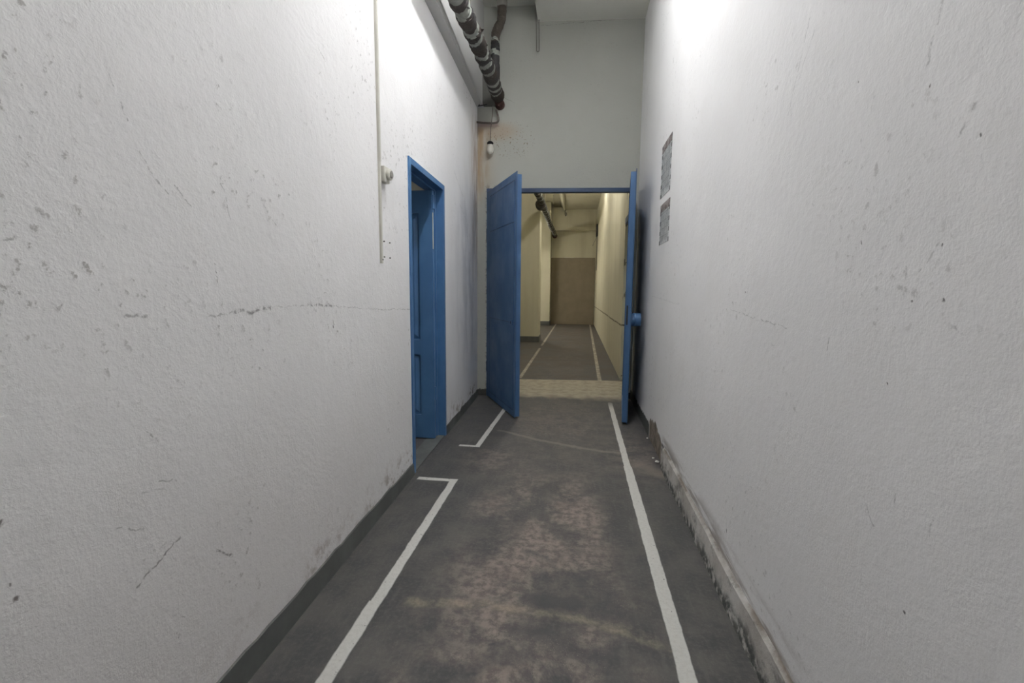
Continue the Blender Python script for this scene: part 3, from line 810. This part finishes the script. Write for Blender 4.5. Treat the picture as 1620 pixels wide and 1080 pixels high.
# riser from the ceiling
bx0 = 5.17
rise = smoothpath([(-.862, bx0, 4.34), (-.862, bx0, 4.20), (-.875, bx0, 4.12), (-.925, bx0, 4.02), (-.932, bx0, 3.90), (-.93, bx0, 3.65), (-.92, bx0, 3.42)], 16)
bm = bmesh.new(); wrapped(bm, [off(p) for p in rise], .043, [(.395, .425, 1), (.50, .55, 2)], n=20, seed=6)
for f in bm.faces: 
    if f.material_index == 0 and f.calc_center_median().z > 3.92-PZ: f.material_index = 2
obj('riser', bm, [M['wrap_dark'], M['wrap_pale'], M['wrap_brown']], pp)
bm = bmesh.new(); lathe(bm, [(.052, 4.27), (.058, 4.275), (.058, 4.36), (.052, 4.368)], 18, at=off((-.862, bx0, 0))[:2] + (-PZ,)); obj('collar', bm, M['metal'], pp)
# rusty end fitting against the end wall
bm = bmesh.new(); lathe(bm, [(.03, -.05), (.044, -.045), (.048, -.01), (.040, 0), (.040, .03), (.055, .035), (.055, .07)], 18, axis='Y', at=off((PX+.012, 5.26, PZ-.045)))
obj('end_fitting', bm, M['rust'], pp)

# thin grimy pipe elbow below the end fitting
bm = bmesh.new()
tube(bm, smoothpath([(-.935, 5.255, 3.268), (-.912, 5.255, 3.185), (-.915, 5.26, 3.145), (-.95, 5.265, 3.128), (-1.06, 5.27, 3.135), (-1.165, 5.27, 3.15)], 8), .011, 10)
tag(obj('drain_pipe', bm, M['pinkpipe'], smooth=True), 'thin grimy pipe elbow bending into the left wall under the wrapped pipe', 'pipe')
# grey cable down the corner
bm = bmesh.new()
tube(bm, smoothpath([(-1.085, 4.80, 3.80), (-1.078, 4.84, 3.77), (-1.08, 4.92, 3.68), (-1.085, 5.02, 3.55), (-1.09, 5.10, 3.42), (-1.115, 5.20, 3.31), (-1.125, 5.215, 3.3), (-1.03, 5.215, 3.313)], 8), .005, 8)
tag(obj('cable', bm, M['dark'], smooth=True), 'thin dark cable looping down the beam to the end of the wrapped pipe', 'cable')
# unlit lamp hanging by its cord
lp = empty('hanging_lamp', (-1.0, 5.25, 2.93)); tag(lp, 'small unlit bulb hanging on a cord beside the upper left corner of the double door', 'lamp')
bm = bmesh.new(); tube(bm, smoothpath([(.035, -.01, .40), (.02, 0, .25), (.005, 0, .12), (0, 0, .0)], 6), .004, 8); obj('cord', bm, M['pinkpipe'], lp)
bm = bmesh.new(); lathe(bm, [(.012, 0), (.026, -.004), (.036, -.016), (.036, -.024), (.030, -.026), (.026, -.045)], 20); obj('socket', bm, M['dark'], lp, smooth=True)
bm = bmesh.new(); lathe(bm, [(.026, -.03), (.034, -.05), (.039, -.075), (.038, -.10), (.030, -.122), (.016, -.135), (.002, -.138)], 20); obj('bulb', bm, M['plastic'], lp, smooth=True)
# hairpin rod hanging at the ceiling step
bm = bmesh.new()
pts = [(-.515, 5.30, 4.36), (-.505, 5.30, 4.18), (-.50, 5.30, 4.0), (-.497, 5.30, 3.89)] + [(-.497+.015-.015*math.cos(a), 5.30, 3.885-.018*math.sin(a)) for a in (.4, .9, 1.57, 2.2, 2.7)] + [(-.467, 5.30, 3.89), (-.468, 5.30, 4.0), (-.475, 5.30, 4.19)]
tube(bm, pts, .006, 8)
tag(obj('hanger_rod', bm, M['metal'], smooth=True), 'hairpin shaped metal rod hanging from the step in the ceiling', 'rod')

# far wrapped pipe
fp = empty('lagged_pipe', (-.80, 16.4, 3.15)); tag(fp, 'dark wrapped pipe under the far corridor ceiling seen through the doorway', 'pipe')
ys = [5.62 + (16.42-5.62)*i/500 for i in range(501)]
path = [(.012*math.sin(y*1.3), y-16.4, .01*math.sin(y*2.1)) for y in ys]
bands = []; s = .2
while s < 10.6: w = rnd.uniform(.05, .09); bands.append((s, s+w, rnd.uniform(0, 6))); s += w + rnd.uniform(.16, .4)
bm = bmesh.new(); wrapped(bm, path, .062, bands, n=16, seed=9); obj('pipe_run', bm, [M['wrap_dark'], M['wrap_pale']], fp)
bm = bmesh.new(); lathe(bm, [(.08, -.10), (.11, -.09), (.115, .08), (.09, .10)], 14, axis='Y', at=(-.03, -6.1, -.03)); obj('coupling', bm, M['wrap_dark'], fp)
bm = bmesh.new(); lathe(bm, [(.07, -.10), (.09, -.09), (.09, .0), (.07, .02)], 14, axis='Y', at=(0, .02, -.02)); obj('end_fitting', bm, M['rust'], fp)
for yy_ in (-5.2, -9.5, -1.5):
    bm = bmesh.new(); box(bm, (-.004, yy_-.02, .05), (.004, yy_+.02, 1.09)); obj('hanger', bm, M['metal'], fp)
# small dangling hook under the far rib
bm = bmesh.new(); tube(bm, smoothpath([(-.45, 16.2, 3.97), (-.45, 16.2, 3.85), (-.43, 16.2, 3.78), (-.40, 16.2, 3.82), (-.42, 16.2, 3.9)], 6), .012, 8)
tag(obj('hook', bm, M['dark'], smooth=True), 'small dark hook hanging from the rib at the far end', 'hook')
# black box and wire high on the far right wall
bx_ = empty('junction_box', (.64, 15.6, 3.0)); tag(bx_, 'narrow black box with a loose wire high on the far right wall', 'box')
bm = bmesh.new(); box(bm, (-.045, -.25, 0), (.008, .1, .38)); bevel(bm, .004); obj('housing', bm, M['dark'], bx_)
bm = bmesh.new(); tube(bm, smoothpath([(-.03, -.1, 0), (-.06, -.1, -.1), (-.12, -.1, -.22), (-.15, -.1, -.3), (-.12, -.1, -.27)], 6), .006, 6); obj('wire', bm, M['metal'], bx_)
bm = bmesh.new(); tube(bm, [(-.006, 0, .0), (-.006, 0, -.6), (-.006, 0, -1.1)], .008, 6); obj('wire', bm, M['dark'], bx_)

# ------------------------------------------------------------------ THINGS ON THE WALLS
# trunking on the left wall
tr = empty('cable_trunking', (LX(2.45), 2.45, 1.43)); tag(tr, 'slim white plastic trunking running down the left wall', 'trunking')
bm = bmesh.new(); box(bm, (-.002, -.009, .0), (.013, .009, 1.88)); bevel(bm, .002); obj('channel', bm, M['plastic'], tr)
bm = bmesh.new(); box(bm, (.013, -.008, .55), (.0145, .008, 1.88)); obj('lid', bm, M['plastic'], tr)
bm = bmesh.new(); lathe(bm, [(.004, 0), (.004, .004), (.001, .005)], 10, axis='X', at=(.012, .001, .02)); obj('screw', bm, M['dark'], tr)
# socket box beside the trunking
sb = empty('junction_box', (LX(2.50), 2.50, 1.875)); tag(sb, 'small white box with a dark round cap beside the trunking on the left wall', 'box')
bm = bmesh.new(); box(bm, (-.002, -.035, 0), (.030, .038, .085)); bevel(bm, .004); obj('housing', bm, M['plastic'], sb)
bm = bmesh.new(); lathe(bm, [(.029, .0), (.031, .004), (.031, .016), (.025, .020)], 20, axis='X', at=(.030, .012, .046)); obj('ring', bm, M['plastic'], sb, smooth=False)
bm = bmesh.new(); lathe(bm, [(.020, .0), (.020, .004), (.012, .006)], 20, axis='X', at=(.050, .012, .046)); obj('cap', bm, M['metal'], sb)
bm = bmesh.new(); box(bm, (.0, .0385, .01), (.024, .044, .07)); bevel(bm, .002); obj('side_plug', bm, M['metal'], sb)
# wall plugs
PL = [('upper left of the four bare wall plugs beside the trunking end', 2.50, 1.555), ('upper right of the four bare wall plugs beside the trunking end', 2.585, 1.555),
      ('lower left of the four bare wall plugs beside the trunking end', 2.50, 1.468), ('lower right of the four bare wall plugs beside the trunking end', 2.585, 1.468)]
bm = bmesh.new(); lathe(bm, [(.0035, -.004), (.004, .0), (.004, .007), (.002, .008)], 12, axis='X')
me = None
for i, (lb, y, z) in enumerate(PL):
    if i == 0: o = obj('wall_plug', bm, M['metal']); me = o.data
    else: o = bpy.data.objects.new('wall_plug', me); COL.objects.link(o)
    o.location = (LX(y), y, z); tag(o, lb, 'plug', 'bare wall plugs on the left wall')

# the two printed sheets on the right wall (origin at far lower corner, y towards the viewer is negative -> flipped)
def sheet(y0, y1, z0, z1, name, lb, seed, head):
    t = empty(name, (RX-.0008, y0, z0)); tag(t, lb, 'notice', 'printed sheets on the right wall')
    bm = bmesh.new()
    n = 8; va = []; H_ = z1-z0; W_ = y1-y0
    for i in range(n+1):
        for j in range(n+1):
            u, w = i/n, j/n
            va.append(bm.verts.new((-.002*math.sin(u*PI)*w, u*W_, w*H_)))
    for i in range(n):
        for j in range(n):
            q = i*(n+1)+j; bm.faces.new((va[q], va[q+1], va[q+n+2], va[q+n+1]))
    bmesh.ops.solidify(bm, geom=list(bm.faces), thickness=.0006)
    obj('sheet', bm, paper_mat(name+'_print_%d' % seed, seed, H_ if head else 0), t, smooth=True)
    return t
sheet(3.59, 3.99, 2.03, 2.44, 'notice', 'taller printed sheet, upper of two on the right wall', 3, True)
sheet(3.56, 3.95, 1.655, 1.97, 'notice', 'shorter printed sheet, lower of two on the right wall', 8, True)

# ------------------------------------------------------------------ LIGHTS (lamps above the picture, plus added unseen fill lamps)
def batten(name, x, y, z, L, mat_e, lb, grp=None):
    t = empty(name, (x, y, z)); tag(t, lb, 'lamp', grp)
    bm = bmesh.new(); box(bm, (-.05, -L/2-.03, -.05), (.05, L/2+.03, 0)); bevel(bm, .004); obj('housing', bm, M['plastic'], t)
    for s in (-1, 1):
        bm = bmesh.new(); lathe(bm, [(.013, -L/2), (.013, L/2)], 12, axis='Y', at=(s*.028, 0, -.072)); obj('tube', bm, mat_e, t, smooth=False)
    for s in (-1, 1):
        bm = bmesh.new(); box(bm, (-.05, s*(L/2+.012)-.012, -.088), (.05, s*(L/2+.012)+.012, -.05)); obj('end_cap', bm, M['plastic'], t)
    return t
t = batten('ceiling_lamp', -.20, 2.5, 4.195, 1.8, emit('cool_tube', (.98, .985, 1.0, 1), 114), 'white twin tube lamp on the ceiling in front of the side door')
batten('ceiling_lamp', .0, -1.3, 4.198, 1.2, emit('cool_tube_fill', (.98, .985, 1.0, 1), 34), 'added white twin tube fill lamp on the ceiling behind the viewpoint')  # unseen fill lamp, added to lift the near walls
WT = emit('warm_tube', (1.0, .95, .86, 1), 64)
batten('ceiling_lamp', -.12, 8.0, 4.03, 2.2, WT, 'nearer twin tube lamp on the far corridor ceiling')
batten('ceiling_lamp', -.12, 11.4, 4.03, 1.2, WT, 'farther twin tube lamp added on the far corridor ceiling to brighten its end')  # added to brighten the end of the far corridor
batten('ceiling_lamp', -1.9, 13.7, 2.95, 2.4, emit('warm_tube_fill', (1.0, .95, .86, 1), 66), 'added twin tube lamp hidden between the two piers of the far corridor')  # unseen lamp added to light the brown end panel
batten('ceiling_lamp', -2.6, 3.9, 2.55, .6, emit('warm_tube_small', (1.0, .97, .90, 1), 24), 'short tube lamp in the small side room')

w = bpy.data.worlds.new('world'); SC.world = w; w.use_nodes = True
w.node_tree.nodes['Background'].inputs[0].default_value = (.5, .5, .5, 1)
w.node_tree.nodes['Background'].inputs[1].default_value = .02

# ------------------------------------------------------------------ CAMERA
cd = bpy.data.cameras.new('camera'); cam = bpy.data.objects.new('camera', cd); COL.objects.link(cam)
cd.sensor_fit = 'HORIZONTAL'; cd.sensor_width = 36; cd.lens = 16; cd.clip_start = .02; cd.clip_end = 100
r = Vector((.99020673, .13933958, .00866651)); u = Vector((-.02483908, .11475024, .99308378)); f = Vector((-.13738139, .98357352, -.11708753))
cam.matrix_world = Matrix(((r.x, u.x, -f.x, 0), (r.y, u.y, -f.y, 0), (r.z, u.z, -f.z, 1.3), (0, 0, 0, 1)))
SC.camera = cam
vs = SC.view_settings; vs.view_transform = 'Standard'; vs.look = 'None'; vs.exposure = .35; vs.gamma = 1; vs.use_curve_mapping = False
